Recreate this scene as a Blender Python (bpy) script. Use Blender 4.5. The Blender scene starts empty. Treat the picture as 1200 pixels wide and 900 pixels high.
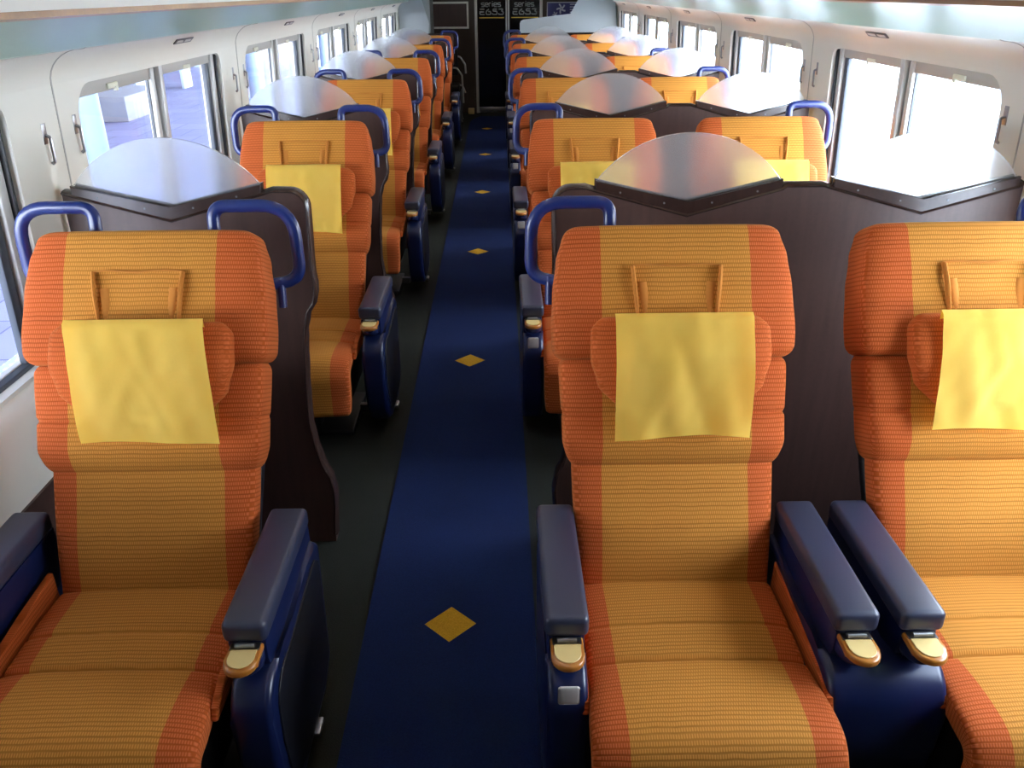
import bpy, bmesh, math, random
from mathutils import Vector, Matrix
random.seed(5)
C = bpy.context.scene.collection
PI = math.pi
sc = bpy.context.scene
# ------------------------------------------------------------------ helpers
def srgb(r, g, b):
    f = lambda c: (c/255/12.92 if c/255 <= .04045 else ((c/255+.055)/1.055)**2.4)
    return (f(r), f(g), f(b), 1)

def link(name, me, mat=None, parent=None, loc=None):
    o = bpy.data.objects.new(name, me)
    C.objects.link(o)
    if mat is not None:
        if not me.materials:
            me.materials.append(mat)
    if parent is not None:
        o.parent = parent
    if loc is not None:
        o.location = loc
    return o

def obj(name, bm, mat=None, parent=None, loc=None, smooth=True, angle=40):
    me = bpy.data.meshes.new(name)
    bmesh.ops.recalc_face_normals(bm, faces=bm.faces)
    if smooth:
        for f in bm.faces: f.smooth = True
        for e in bm.edges:
            if len(e.link_faces) == 2 and e.calc_face_angle(0) > math.radians(angle):
                e.smooth = False
    bm.to_mesh(me); bm.free()
    return link(name, me, mat, parent, loc)

def thing(name, label, cat, loc=(0, 0, 0), group=None):
    o = bpy.data.objects.new(name, None); C.objects.link(o)
    o.empty_display_size = .1
    o.location = loc
    return tag(o, label, cat, group)

def tag(o, label, cat, group=None):
    o['label'] = label; o['category'] = cat
    if group: o['group'] = group
    return o

def struct(o):
    o['kind'] = 'structure'
    return o

def box(bm, x0, x1, y0, y1, z0, z1, bev=0, seg=2):
    r = bmesh.ops.create_cube(bm, size=1)
    vs = r['verts']
    for v in vs:
        v.co = Vector((x0+(v.co.x+.5)*(x1-x0), y0+(v.co.y+.5)*(y1-y0), z0+(v.co.z+.5)*(z1-z0)))
    if bev:
        es = list({e for v in vs for e in v.link_edges})
        bmesh.ops.bevel(bm, geom=es, offset=bev, segments=seg, profile=.5, affect='EDGES')

def prism(bm, pts, a0, a1, axis='x', bev=0, seg=2):
    """polygon pts (2-D) extruded along axis. axis x: pts=(y,z); y: pts=(x,z); z: pts=(x,y)"""
    def P(p, a):
        return {'x': (a, p[0], p[1]), 'y': (p[0], a, p[1]), 'z': (p[0], p[1], a)}[axis]
    A = [bm.verts.new(P(p, a0)) for p in pts]; B = [bm.verts.new(P(p, a1)) for p in pts]
    n = len(pts)
    fa = bm.faces.new(A); fb = bm.faces.new(B[::-1])
    for i in range(n):
        bm.faces.new((A[i], A[(i+1) % n], B[(i+1) % n], B[i]))
    if bev:
        es = list(fa.edges)+list(fb.edges)
        bmesh.ops.bevel(bm, geom=es, offset=bev, segments=seg, profile=.5, affect='EDGES')

def tube(bm, pts, r, n=8, closed=False, ry=None, up=None):
    """sweep an (elliptic) section along pts"""
    pts = [Vector(p) for p in pts]
    rings = []
    m = len(pts)
    ref = Vector(up) if up else None
    for i, p in enumerate(pts):
        if closed:
            d = pts[(i+1) % m]-pts[i-1]
        else:
            d = pts[min(i+1, m-1)]-pts[max(i-1, 0)]
        d.normalize()
        if ref is None:
            ref = Vector((0, 0, 1)) if abs(d.z) < .9 else Vector((0, 1, 0))
        s = d.cross(ref)
        if s.length < 1e-5: s = d.orthogonal()
        s.normalize(); u = s.cross(d).normalized()
        if not up: ref = u
        rings.append([bm.verts.new(p + s*r*math.cos(2*PI*k/n) + u*(ry or r)*math.sin(2*PI*k/n)) for k in range(n)])
    for i in range(m if closed else m-1):
        a, b = rings[i], rings[(i+1) % m]
        for k in range(n):
            bm.faces.new((a[k], a[(k+1) % n], b[(k+1) % n], b[k]))
    if not closed:
        bm.faces.new(rings[0][::-1]); bm.faces.new(rings[-1])

def rpath(pts, r, n=6, closed=False):
    """polyline with rounded corners (r may be a list)"""
    P = [Vector(p) for p in pts]; out = []
    m = len(P)
    for i in range(m):
        rr = r[i] if isinstance(r, (list, tuple)) else r
        if (not closed and i in (0, m-1)) or rr == 0:
            out.append(P[i]); continue
        a, b, c = P[i-1], P[i], P[(i+1) % m]
        u = (a-b).normalized(); v = (c-b).normalized()
        ang = u.angle(v); d = min(rr/math.tan(ang/2), (a-b).length*.49, (c-b).length*.49)
        s = b+u*d; e = b+v*d
        for k in range(n+1):
            t = k/n
            out.append(s*(1-t)**2+b*2*t*(1-t)+e*t*t)
    return out

def fill2d(loops, th):
    """2-D loops (first outer, then holes) -> bmesh slab between 0 and th on local Z"""
    cu = bpy.data.curves.new('tmp', 'CURVE'); cu.dimensions = '2D'; cu.fill_mode = 'BOTH'; cu.extrude = th/2
    for L in loops:
        sp = cu.splines.new('POLY'); sp.points.add(len(L)-1); sp.use_cyclic_u = True
        for p, q in zip(sp.points, L): p.co = (q[0], q[1], 0, 1)
    o = bpy.data.objects.new('tmp', cu); C.objects.link(o)
    dg = bpy.context.evaluated_depsgraph_get()
    me = bpy.data.meshes.new_from_object(o.evaluated_get(dg))
    bm = bmesh.new(); bm.from_mesh(me)
    bpy.data.objects.remove(o); bpy.data.curves.remove(cu); bpy.data.meshes.remove(me)
    for v in bm.verts: v.co.z += th/2
    bmesh.ops.remove_doubles(bm, verts=bm.verts, dist=1e-5)
    return bm

# ------------------------------------------------------------------ materials
def mat(name):
    m = bpy.data.materials.new(name); m.use_nodes = True
    nt = m.node_tree; b = nt.nodes['Principled BSDF']
    return m, nt, b
def N(nt, t, **k):
    n = nt.nodes.new(t)
    for a, v in k.items(): setattr(n, a, v)
    return n
def math_n(nt, op, a, b=None, c=None):
    n = N(nt, 'ShaderNodeMath', operation=op)
    for i, x in enumerate((a, b, c)):
        if x is None: continue
        if isinstance(x, (int, float)): n.inputs[i].default_value = x
        else: nt.links.new(x, n.inputs[i])
    return n.outputs[0]
def mixc(nt, f, a, b):
    n = N(nt, 'ShaderNodeMix', data_type='RGBA')
    for i, x in ((0, f), (6, a), (7, b)):
        if isinstance(x, (int, float, tuple)): n.inputs[i].default_value = x
        else: nt.links.new(x, n.inputs[i])
    return n.outputs[2]
def noise(nt, scale, vec=None, detail=3, dist=0):
    n = N(nt, 'ShaderNodeTexNoise'); n.inputs['Scale'].default_value = scale
    n.inputs['Detail'].default_value = detail; n.inputs['Distortion'].default_value = dist
    if vec is not None: nt.links.new(vec, n.inputs['Vector'])
    return n.outputs[0]
def bump(nt, h, strength, dist, b):
    n = N(nt, 'ShaderNodeBump'); n.inputs['Strength'].default_value = strength
    n.inputs['Distance'].default_value = dist
    nt.links.new(h, n.inputs['Height']); nt.links.new(n.outputs[0], b.inputs['Normal'])

def plain(name, col, rough=.5, metal=0, var=.06, scale=8, spec=.5, bmp=0, coat=0):
    m, nt, b = mat(name)
    tc = N(nt, 'ShaderNodeTexCoord').outputs['Object']
    f = noise(nt, scale, tc)
    dark = tuple(c*(1-var) for c in col[:3])+(1,); lite = tuple(min(1, c*(1+var)) for c in col[:3])+(1,)
    nt.links.new(mixc(nt, f, dark, lite), b.inputs['Base Color'])
    b.inputs['Roughness'].default_value = rough; b.inputs['Metallic'].default_value = metal
    b.inputs['Specular IOR Level'].default_value = spec
    b.inputs['Coat Weight'].default_value = coat
    if bmp:
        bump(nt, noise(nt, 400, tc, 2), bmp, .001, b)
    return m

def fabric(name, stripe, ccol, scol, fuzz=1.0):
    m, nt, b = mat(name)
    tcn = N(nt, 'ShaderNodeTexCoord')
    sp = N(nt, 'ShaderNodeSeparateXYZ'); nt.links.new(tcn.outputs['Object'], sp.inputs[0])
    uv = N(nt, 'ShaderNodeUVMap'); su = N(nt, 'ShaderNodeSeparateXYZ'); nt.links.new(uv.outputs[0], su.inputs[0])
    U, V = su.outputs[0], su.outputs[1]
    # rows of the weave
    wob = math_n(nt, 'MULTIPLY', math_n(nt, 'SUBTRACT', noise(nt, 14, uv.outputs[0], 2), .5), .005)
    row = math_n(nt, 'DIVIDE', math_n(nt, 'ADD', V, wob), .0106)
    fr = math_n(nt, 'FRACT', row)
    rid = math_n(nt, 'FLOOR', row)
    tri = math_n(nt, 'ABSOLUTE', math_n(nt, 'SUBTRACT', fr, .5))          # .5 at the groove, 0 on the rib
    groove = math_n(nt, 'SMOOTHSTEP', .27, .47, tri) if False else None
    mr = N(nt, 'ShaderNodeMapRange', interpolation_type='SMOOTHSTEP'); nt.links.new(tri, mr.inputs[0])
    mr.inputs[1].default_value = .22; mr.inputs[2].default_value = .46
    groove = mr.outputs[0]
    # stitches inside each row
    col = math_n(nt, 'DIVIDE', U, .0052)
    half = math_n(nt, 'MULTIPLY', math_n(nt, 'MODULO', rid, 2), .5)
    cf = math_n(nt, 'ABSOLUTE', math_n(nt, 'SUBTRACT', math_n(nt, 'FRACT', math_n(nt, 'ADD', col, half)), .5))
    st = N(nt, 'ShaderNodeMapRange', interpolation_type='SMOOTHSTEP'); nt.links.new(cf, st.inputs[0])
    st.inputs[1].default_value = .1; st.inputs[2].default_value = .42
    stitch = math_n(nt, 'MULTIPLY', st.outputs[0], math_n(nt, 'SUBTRACT', 1, groove))
    patch = noise(nt, 40, uv.outputs[0], 3)
    if stripe:
        ab = math_n(nt, 'ABSOLUTE', sp.outputs[0])
        side = math_n(nt, 'GREATER_THAN', ab, stripe)
        base = mixc(nt, side, ccol, scol)
        lite = mixc(nt, side, tuple(min(1, c*1.45+.02) for c in ccol[:3])+(1,), tuple(min(1, c*1.4+.03) for c in scol[:3])+(1,))
    else:
        base = mixc(nt, 0.0, scol, scol); lite = mixc(nt, 0.0, tuple(min(1, c*1.35+.02) for c in scol[:3])+(1,), scol)
    c1 = mixc(nt, math_n(nt, 'MULTIPLY', stitch, .9), base, lite)
    wn_ = N(nt, 'ShaderNodeTexWhiteNoise', noise_dimensions='1D'); nt.links.new(rid, wn_.inputs['W'])
    groove = math_n(nt, 'MULTIPLY', groove, math_n(nt, 'MULTIPLY_ADD', wn_.outputs[0], .9, .25))
    mulf = math_n(nt, 'SUBTRACT', 1, math_n(nt, 'MULTIPLY', groove, math_n(nt, 'MULTIPLY_ADD', patch, .36, .08)))
    hs = N(nt, 'ShaderNodeHueSaturation'); nt.links.new(c1, hs.inputs['Color']); nt.links.new(mulf, hs.inputs['Value'])
    nt.links.new(hs.outputs[0], b.inputs['Base Color'])
    b.inputs['Roughness'].default_value = .85
    b.inputs['Sheen Weight'].default_value = .25; b.inputs['Sheen Roughness'].default_value = .4
    b.inputs['Sheen Tint'].default_value = srgb(255, 190, 110)
    b.inputs['Specular IOR Level'].default_value = .2
    h = math_n(nt, 'ADD', math_n(nt, 'MULTIPLY', math_n(nt, 'SUBTRACT', 1, groove), 1.0), math_n(nt, 'MULTIPLY', stitch, .3))
    bump(nt, h, .35, .0012, b)
    return m

M = {}
OCH = srgb(176, 116, 41); ORA = srgb(172, 79, 25)
M['fab'] = fabric('woven_seat_fabric', .178, OCH, ORA)
M['fabside'] = fabric('woven_orange_fabric', 0, OCH, ORA)
M['gather'] = plain('ochre_fabric_fold', srgb(186, 120, 52), .9, var=.08, scale=60, spec=.2, bmp=.3)
def cloth_mat():
    m, nt, b = mat('yellow_cover_cloth')
    tc = N(nt, 'ShaderNodeTexCoord').outputs['Object']
    f = noise(nt, 5, tc, 3, .6)
    nt.links.new(mixc(nt, f, srgb(250, 212, 88), srgb(255, 228, 116)), b.inputs['Base Color'])
    b.inputs['Roughness'].default_value = .75; b.inputs['Specular IOR Level'].default_value = .25
    b.inputs['Sheen Weight'].default_value = .1
    w = N(nt, 'ShaderNodeTexWave'); w.inputs['Scale'].default_value = 300; nt.links.new(tc, w.inputs[0])
    bump(nt, w.outputs[1], .12, .0006, b)
    return m
M['cloth'] = cloth_mat()
M['leather'] = plain('navy_leather', srgb(48, 52, 72), .36, var=.1, bmp=.12, spec=.6)
M['blue'] = plain('deep_blue_plastic', srgb(17, 28, 66), .3, var=.08, spec=.5)
M['handle'] = plain('blue_enamel', srgb(24, 40, 98), .32, var=.05, spec=.5, coat=.2)
M['dark'] = plain('black_plastic', srgb(22, 22, 26), .45, var=.1)
M['chrome'] = plain('chrome', srgb(215, 215, 218), .18, 1, var=.03)
M['steel'] = plain('brushed_steel', srgb(170, 170, 172), .35, 1, var=.05)
M['cream'] = plain('cream_plastic', srgb(218, 190, 126), .35, var=.04)
M['amber'] = plain('amber_wood_edge', srgb(172, 108, 38), .3, var=.1, coat=.4)
M['white'] = plain('warm_white_panel', srgb(242, 238, 226), .42, var=.02, spec=.4)
M['alu'] = plain('pale_aluminium', srgb(212, 210, 206), .35, .2, var=.03)
M['latch'] = plain('cream_latch', srgb(238, 236, 214), .4, var=.02)
M['taupe'] = plain('grey_blind_housing', srgb(186, 182, 174), .5, var=.03)
M['rubber'] = plain('black_rubber', srgb(30, 32, 38), .4, var=.1)
M['rubber2'] = plain('charcoal_seal', srgb(70, 76, 86), .4, var=.1)
M['teal'] = plain('teal_grey_paint', srgb(138, 176, 158), .32, var=.03, scale=1.5, spec=.6)
M['ceil'] = plain('ceiling_white', srgb(225, 225, 222), .6, var=.02)
M['plate'] = plain('grey_number_plate', srgb(95, 95, 98), .4, var=.1)
M['endgrey'] = plain('pale_grey_panel', srgb(172, 184, 188), .4, var=.03)

def wood(name, col, col2, rough, scale=(14, 14, 1.2), gloss=.5):
    m, nt, b = mat(name)
    tc = N(nt, 'ShaderNodeTexCoord').outputs['Object']
    mp = N(nt, 'ShaderNodeMapping'); nt.links.new(tc, mp.inputs[0]); mp.inputs['Scale'].default_value = scale
    f = noise(nt, 3, mp.outputs[0], 6, .4)
    g = noise(nt, 90, tc, 2)
    c = mixc(nt, f, col, col2)
    c = mixc(nt, math_n(nt, 'MULTIPLY', g, .25), c, tuple(x*1.5 for x in col2[:3])+(1,))
    nt.links.new(c, b.inputs['Base Color'])
    b.inputs['Roughness'].default_value = rough; b.inputs['Specular IOR Level'].default_value = gloss
    bump(nt, g, .08, .0008, b)
    return m
M['wood'] = wood('dark_brown_laminate', srgb(52, 34, 30), srgb(80, 57, 51), .4)
M['woodedge'] = wood('dark_brown_edge', srgb(42, 28, 25), srgb(58, 40, 35), .25, gloss=.6)
M['endwall'] = wood('brown_end_wall', srgb(56, 45, 38), srgb(66, 54, 46), .5, (3, 3, 3))
M['goldsheen'] = wood('brown_edge_gold_sheen', srgb(110, 72, 44), srgb(196, 148, 86), .3, (6, 1.2, 6))  # gold patches paint a lit reflection into the brown edge colour

def carpet(name, c1, c2, rough=.95):
    m, nt, b = mat(name)
    tc = N(nt, 'ShaderNodeTexCoord').outputs['Object']
    f = noise(nt, 260, tc, 3); g = noise(nt, 3, tc, 3)
    ff = math_n(nt, 'ADD', math_n(nt, 'MULTIPLY', f, .7), math_n(nt, 'MULTIPLY', g, .3))
    col = mixc(nt, ff, c1, c2)
    b.inputs['Roughness'].default_value = rough; b.inputs['Specular IOR Level'].default_value = .1
    bump(nt, f, .6, .003, b)
    return m, nt, b, tc, col
m, nt, b, tc, col = carpet('charcoal_carpet', srgb(24, 26, 24), srgb(54, 56, 50)); nt.links.new(col, b.inputs['Base Color']); M['floor'] = m
RX0, RX1 = -.428, .090; RXC = -.1695
m, nt, b, tc, col = carpet('blue_runner_carpet', srgb(18, 26, 50), srgb(31, 46, 92))
sp = N(nt, 'ShaderNodeSeparateXYZ'); nt.links.new(tc, sp.inputs[0])
ax = math_n(nt, 'DIVIDE', math_n(nt, 'ABSOLUTE', math_n(nt, 'SUBTRACT', sp.outputs[0], RXC)), .079)
q = math_n(nt, 'FRACT', math_n(nt, 'DIVIDE', math_n(nt, 'SUBTRACT', sp.outputs[1], 1.944-1.977/2), 1.977))
ay = math_n(nt, 'DIVIDE', math_n(nt, 'MULTIPLY', math_n(nt, 'ABSOLUTE', math_n(nt, 'SUBTRACT', q, .5)), 1.977), .077)
ins = math_n(nt, 'LESS_THAN', math_n(nt, 'ADD', ax, ay), 1)
gold = mixc(nt, noise(nt, 260, tc, 3), srgb(150, 105, 20), srgb(226, 172, 50))
nt.links.new(mixc(nt, ins, col, gold), b.inputs['Base Color']); M['runner'] = m

def frosted(name, tint, rough=.42, mixf=.45):
    m = bpy.data.materials.new(name); m.use_nodes = True; nt = m.node_tree; nt.nodes.clear()
    out = N(nt, 'ShaderNodeOutputMaterial')
    g = N(nt, 'ShaderNodeBsdfPrincipled'); g.inputs['Base Color'].default_value = tint
    g.inputs['Transmission Weight'].default_value = 1; g.inputs['Roughness'].default_value = rough; g.inputs['IOR'].default_value = 1.3
    tcn = N(nt, 'ShaderNodeTexCoord').outputs['Object']
    g2 = N(nt, 'ShaderNodeBsdfPrincipled'); g2.inputs['Roughness'].default_value = .4
    nt.links.new(mixc(nt, noise(nt, 6, tcn), tuple(c*.95 for c in tint[:3])+(1,), tint), g2.inputs['Base Color'])
    tr = N(nt, 'ShaderNodeBsdfTranslucent'); tr.inputs[0].default_value = tint
    mx0 = N(nt, 'ShaderNodeMixShader'); mx0.inputs[0].default_value = .45
    nt.links.new(g2.outputs[0], mx0.inputs[1]); nt.links.new(tr.outputs[0], mx0.inputs[2])
    mx = N(nt, 'ShaderNodeMixShader'); mx.inputs[0].default_value = mixf
    nt.links.new(g.outputs[0], mx.inputs[1]); nt.links.new(mx0.outputs[0], mx.inputs[2])
    nt.links.new(mx.outputs[0], out.inputs[0])
    return m
M['frost'] = frosted('frosted_acrylic', (.86, .89, .91, 1), .25, .14)
M['frost2'] = frosted('frosted_grey_screen', (.62, .66, .68, 1), .5, .8)
def pane(name, tint, gl=.07):
    m = bpy.data.materials.new(name); m.use_nodes = True; nt = m.node_tree; nt.nodes.clear()
    out = N(nt, 'ShaderNodeOutputMaterial')
    t = N(nt, 'ShaderNodeBsdfTransparent'); t.inputs[0].default_value = tint
    g = N(nt, 'ShaderNodeBsdfGlossy'); g.inputs['Roughness'].default_value = .02
    lw = N(nt, 'ShaderNodeLayerWeight'); lw.inputs[0].default_value = .5
    fr = math_n(nt, 'MULTIPLY_ADD', math_n(nt, 'POWER', lw.outputs[1], 4.0), .22, .02)
    mx = N(nt, 'ShaderNodeMixShader'); nt.links.new(fr, mx.inputs[0])
    nt.links.new(t.outputs[0], mx.inputs[1]); nt.links.new(g.outputs[0], mx.inputs[2])
    nt.links.new(mx.outputs[0], out.inputs[0])
    return m
M['glass'] = pane('window_glass', (.86, .90, .95, 1))
m, nt, b = mat('black_door_glass')
b.inputs['Base Color'].default_value = srgb(14, 16, 18); b.inputs['Roughness'].default_value = .12
nz = noise(nt, 2.5, N(nt, 'ShaderNodeTexCoord').outputs['Object'])
nt.links.new(mixc(nt, nz, srgb(10, 12, 14), srgb(24, 26, 28)), b.inputs['Base Color']); M['doorglass'] = m
M['glyph'] = plain('grey_lettering', srgb(150, 152, 150), .5, var=.02)
M['yellow'] = plain('yellow_line', srgb(240, 196, 60), .5, var=.03)
M['poster'] = plain('blue_poster', srgb(58, 58, 120), .4, var=.08)
M['posterwhite'] = plain('poster_white', srgb(214, 214, 226), .5, var=.02)

# ------------------------------------------------------------------ car shell
XC = .134
Y0, Y1 = -.9, 13.49
PITCH = 1.82
LEAN = .026; HB = 1.431
bm = bmesh.new(); box(bm, -1.42, 1.69, Y0-.1, Y1+.1, -.12, 0); struct(obj('floor', bm, M['floor'], smooth=False))
bm = bmesh.new()
prism(bm, [(RX0, Y0+.02), (RX1, Y0+.02), (RX1, Y1-.42), (RX0+.14, Y1-.42), (RX0+.03, Y1-.75), (RX0, Y1-1.1)], .0005, .006, 'z')
o = obj('aisle_runner', bm, M['runner'], smooth=False)
tag(o, 'long blue carpet runner with yellow diamonds down the middle of the aisle', 'carpet')
bm = bmesh.new(); box(bm, -1.42, 1.69, Y0-.1, Y1+.1, 2.22, 2.32); struct(obj('ceiling', bm, M['ceil'], smooth=False))
# end walls
bm = bmesh.new(); box(bm, -1.42, 1.69, Y0-.1, Y0, 0, 2.22); struct(obj('wall_rear', bm, M['endwall'], smooth=False))
DX0, DX1 = -.34, .66        # doorway
bm = bmesh.new()
box(bm, -1.42, DX0, Y1, Y1+.1, 0, 2.22); box(bm, DX1, 1.69, Y1, Y1+.1, 0, 2.22); box(bm, DX0, DX1, Y1, Y1+.1, 2.05, 2.22)
struct(obj('wall_front', bm, M['endwall'], smooth=False))

def tilt(bm, s, base, nrm_off=0):
    """(a=Y, b=up along slope, c=outwards) -> world for the side wall s"""
    L = math.hypot(LEAN, .73); ux, uz = -LEAN/L, .73/L     # going up: inwards
    nx, nz = uz, -ux                                       # outward normal (h, z)
    for v in bm.verts:
        a, bb, c = v.co
        h = base[0]+ux*bb+nx*c; z = base[1]+uz*bb+nz*c
        v.co = Vector((XC+s*h, a, z))

def rrect(a0, a1, b0, b1, r, n=6):
    rs = r if isinstance(r, (list, tuple)) else [r]*4   # (a0,b0),(a1,b0),(a1,b1),(a0,b1)
    out = []
    for (ca, cb, st, rr) in ((a0, b0, PI, rs[0]), (a1, b0, 1.5*PI, rs[1]), (a1, b1, 0, rs[2]), (a0, b1, .5*PI, rs[3])):
        x = ca+rr if ca == a0 else ca-rr; y = cb+rr if cb == b0 else cb-rr
        if rr < 1e-4: out.append((ca, cb)); continue
        for k in range(n+1):
            t = st+k/n*PI/2
            out.append((x+rr*math.cos(t), y+rr*math.sin(t)))
    return out

WB = .79            # window bottom
LW = math.hypot(LEAN, .73)
WK = list(range(-1, 5))
for s in (-1, 1):
    side = 'left' if s < 0 else 'right'
    # window band with rounded openings
    holes = [rrect(2.615+PITCH*k, 4.04+PITCH*k, .012, LW-.014, [.03, .03, .05, .10]) for k in WK]
    bm = fill2d([[(Y0, 0), (Y1, 0), (Y1, LW), (Y0, LW)]]+holes, .09)
    tilt(bm, s, (HB, WB))
    w = struct(obj('wall_'+side, bm, M['white'], angle=30))
    # lower part: sill, white dado; upper cove
    prof = [(1.45, WB), (HB, WB), (1.404, .765), (1.396, .748), (1.396, .535), (1.50, .535), (1.56, .78)]
    bm = bmesh.new(); prism(bm, [(XC+s*h, z) for h, z in prof], Y0, Y1, 'y'); struct(obj('trim_%d' % (1 if s < 0 else 2), bm, M['white'], angle=50))
    cove = [(1.405, 1.52)]+[(1.405-.105*math.sin(t*PI/2)**1.0 if False else 1.405-.11*(1-math.cos(t*PI/2)), 1.52+.095*math.sin(t*PI/2)) for t in [i/8 for i in range(1, 9)]]
    cove += [(1.285, 1.618), (1.285, 1.66), (1.50, 1.66), (1.50, 1.52)]
    bm = bmesh.new(); prism(bm, [(XC+s*h, z) for h, z in cove], Y0, Y1, 'y'); struct(obj('trim_%d' % (3 if s < 0 else 4), bm, M['white'], angle=50))
    # dark panel under the white dado
    bm = bmesh.new(); box(bm, *sorted((XC+s*1.388, XC+s*1.50)), Y0, Y1, 0, .535); struct(obj('baseboard_'+side, bm, M['wood'], smooth=False))
    # wall above the cove, behind the rack, up to the ceiling
    bm = bmesh.new(); box(bm, *sorted((XC+s*1.47, XC+s*1.56)), Y0, Y1, 1.66, 2.22); struct(obj('wall_upper_'+side, bm, M['ceil'], smooth=False))
    # seams between the wall panels
    bm = bmesh.new()
    for k in range(-1, 6):
        y = 2.485+PITCH*k
        pr = [(1.4035, .76), (1.4535, WB+.002)]
        pts = [(HB-.0005, WB+.005), (1.4045, 1.52)]+cove[1:9]+[(1.2845, 1.618), (1.2845, 1.655)]
        for (h0, z0), (h1, z1) in zip(pts, pts[1:]):
            d = math.hypot(h1-h0, z1-z0)+1e-9; nx, nz = -(z1-z0)/d*.0012, (h1-h0)/d*.0012
            prism(bm, [(XC+s*(h0+nx), z0+nz), (XC+s*(h1+nx), z1+nz), (XC+s*(h1-nx*3), z1-nz*3), (XC+s*(h0-nx*3), z0-nz*3)], y-.003, y+.003, 'y')
    struct(obj('trim_%d' % (5 if s < 0 else 6), bm, M['taupe'], smooth=False))

# ------------------------------------------------------------------ windows
wn = 0
for s in (-1, 1):
    for k in WK:
        wn += 1
        ya, yb = 2.615+PITCH*k, 4.04+PITCH*k
        root = bpy.data.objects.new('window_%d' % wn, None); C.objects.link(root); struct(root); root.location = (XC+s*1.45, ya, WB)
        def wpart(name, bm, m, **kw):
            tilt(bm, s, (HB, WB))
            for v in bm.verts: v.co -= Vector(root.location)
            return obj(name, bm, m, root, **kw)
        ym = ya+.70
        # frame ring
        bm = fill2d([rrect(ya-.02, yb+.02, -.008, LW+.004, .04), rrect(ya+.022, yb-.075, .03, LW-.05, .03)], .02)
        for v in bm.verts: v.co.z += .052
        wpart('window_frame', bm, M['alu'], angle=30)
        bm = bmesh.new(); box(bm, ya+.0, ym-.03, LW-.062, LW-.02, .034, .052, .004); box(bm, ym+.05, yb-.02, LW-.055, LW-.016, .030, .050, .004)
        wpart('blind_housing', bm, M['taupe'])
        for yy in (ya+.33, ym+.36):
            bm = bmesh.new(); box(bm, yy-.04, yy+.04, LW-.056, LW-.038, .026, .034, .003)
            box(bm, yy+.012, yy+.03, LW-.066, LW-.052, .022, .034, .002)
            wpart('latch', bm, M['latch'])
        bm = bmesh.new(); box(bm, ym-.034, ym-.002, .02, LW-.02, .026, .056, .004)
        box(bm, ym+.014, ym+.052, .02, LW-.012, .012, .054, .006)
        wpart('mullion', bm, M['alu'])
        bm = bmesh.new(); box(bm, ym-.002, ym+.014, .02, LW-.02, .034, .05); box(bm, ym-.040, ym-.034, .02, LW-.06, .04, .05)
        wpart('mullion_seal', bm, M['rubber2'], smooth=False)
        bm = bmesh.new(); box(bm, yb-.105, yb-.066, .02, LW-.03, .036, .056, .003); wpart('sliding_seal', bm, M['rubber2'])
        bm = bmesh.new(); box(bm, yb-.064, yb-.026, .015, LW-.016, .022, .056, .004); wpart('side_frame', bm, M['alu'])
        bm = bmesh.new(); box(bm, yb-.024, yb-.010, .012, LW-.016, .012, .05, .003); wpart('edge_seal', bm, M['rubber'])
        bm = bmesh.new(); box(bm, ya+.0, yb-.05, .010, LW-.03, .062, .068); wpart('glass_pane', bm, M['glass'], smooth=False)
        bm = bmesh.new(); box(bm, ya, yb-.02, .004, .026, .030, .06, .003); wpart('bottom_seal', bm, M['rubber2'])

# ------------------------------------------------------------------ hooks and number plates
ORD = ['nearest', 'second', 'third', 'fourth', 'fifth', 'sixth', 'seventh']
def hook_mesh():
    bm = bmesh.new()
    box(bm, -.004, .0, -.012, .012, -.004, .052, .0015)
    tube(bm, rpath([(0, 0, .02), (.012, 0, .016), (.012, 0, -.052), (.004, 0, -.058)], .006, 4), .0048, 8)
    return bm
for s in (-1, 1):
    side = 'left' if s < 0 else 'right'
    for k in range(0, 5):
        for j, dy in ((0, -.09), (1, .095)):
            y = 2.485+PITCH*k+dy
            bm = hook_mesh()
            for v in bm.verts: v.co.x *= -s
            h = HB-LEAN*(1.375-WB)/.73
            o = obj('coat_hook', bm, M['steel'], loc=(XC+s*(h-.001), y, 1.375)); o.rotation_euler.y = s*-.035
            tag(o, 'silver coat hook, %s wall, %s side of the %s window pillar' % (side, 'near' if j == 0 else 'far', ORD[k] if k else 'closest'), 'hook', 'coat hooks on the window pillars')
    for k in range(0, 5):
        y = 3.52+PITCH*k
        bm = bmesh.new(); box(bm, -.095, .095, -.012, .012, 0, .004, .001)
        o = obj('number_plate', bm, M['plate'])
        bm2 = bmesh.new()
        bm2.free()
        for xa in (-.08, .01):
            bm2 = bmesh.new(); prism(bm2, [(xa, -.006), (xa+.07, -.006), (xa+.07, .002), (xa+.05, .006), (xa, .006)], .004, .0048, 'z')
            obj('plate_mark', bm2, M['alu'], o, smooth=False)
        # the cove point at angle t
        t = .47*PI/2
        h = 1.405-.11*(1-math.cos(t)); z = 1.52+.095*math.sin(t)
        nh, nz_ = -math.cos(t)*.095, -math.sin(t)*.11
        nv = Vector((s*nh, 0, nz_)).normalized()   # inward/downward normal
        xa = Vector((0, 1, 0)); ya_ = nv.cross(xa)
        o.matrix_world = Matrix.Translation((XC+s*h, y, z)) @ Matrix((xa, ya_, nv)).transposed().to_4x4() @ Matrix.Translation((0, 0, .0006))
        tag(o, 'small grey seat number plate above the %s window on the %s side' % (ORD[k] if k else 'first full', side), 'sign', 'seat number plates above the windows')

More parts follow.
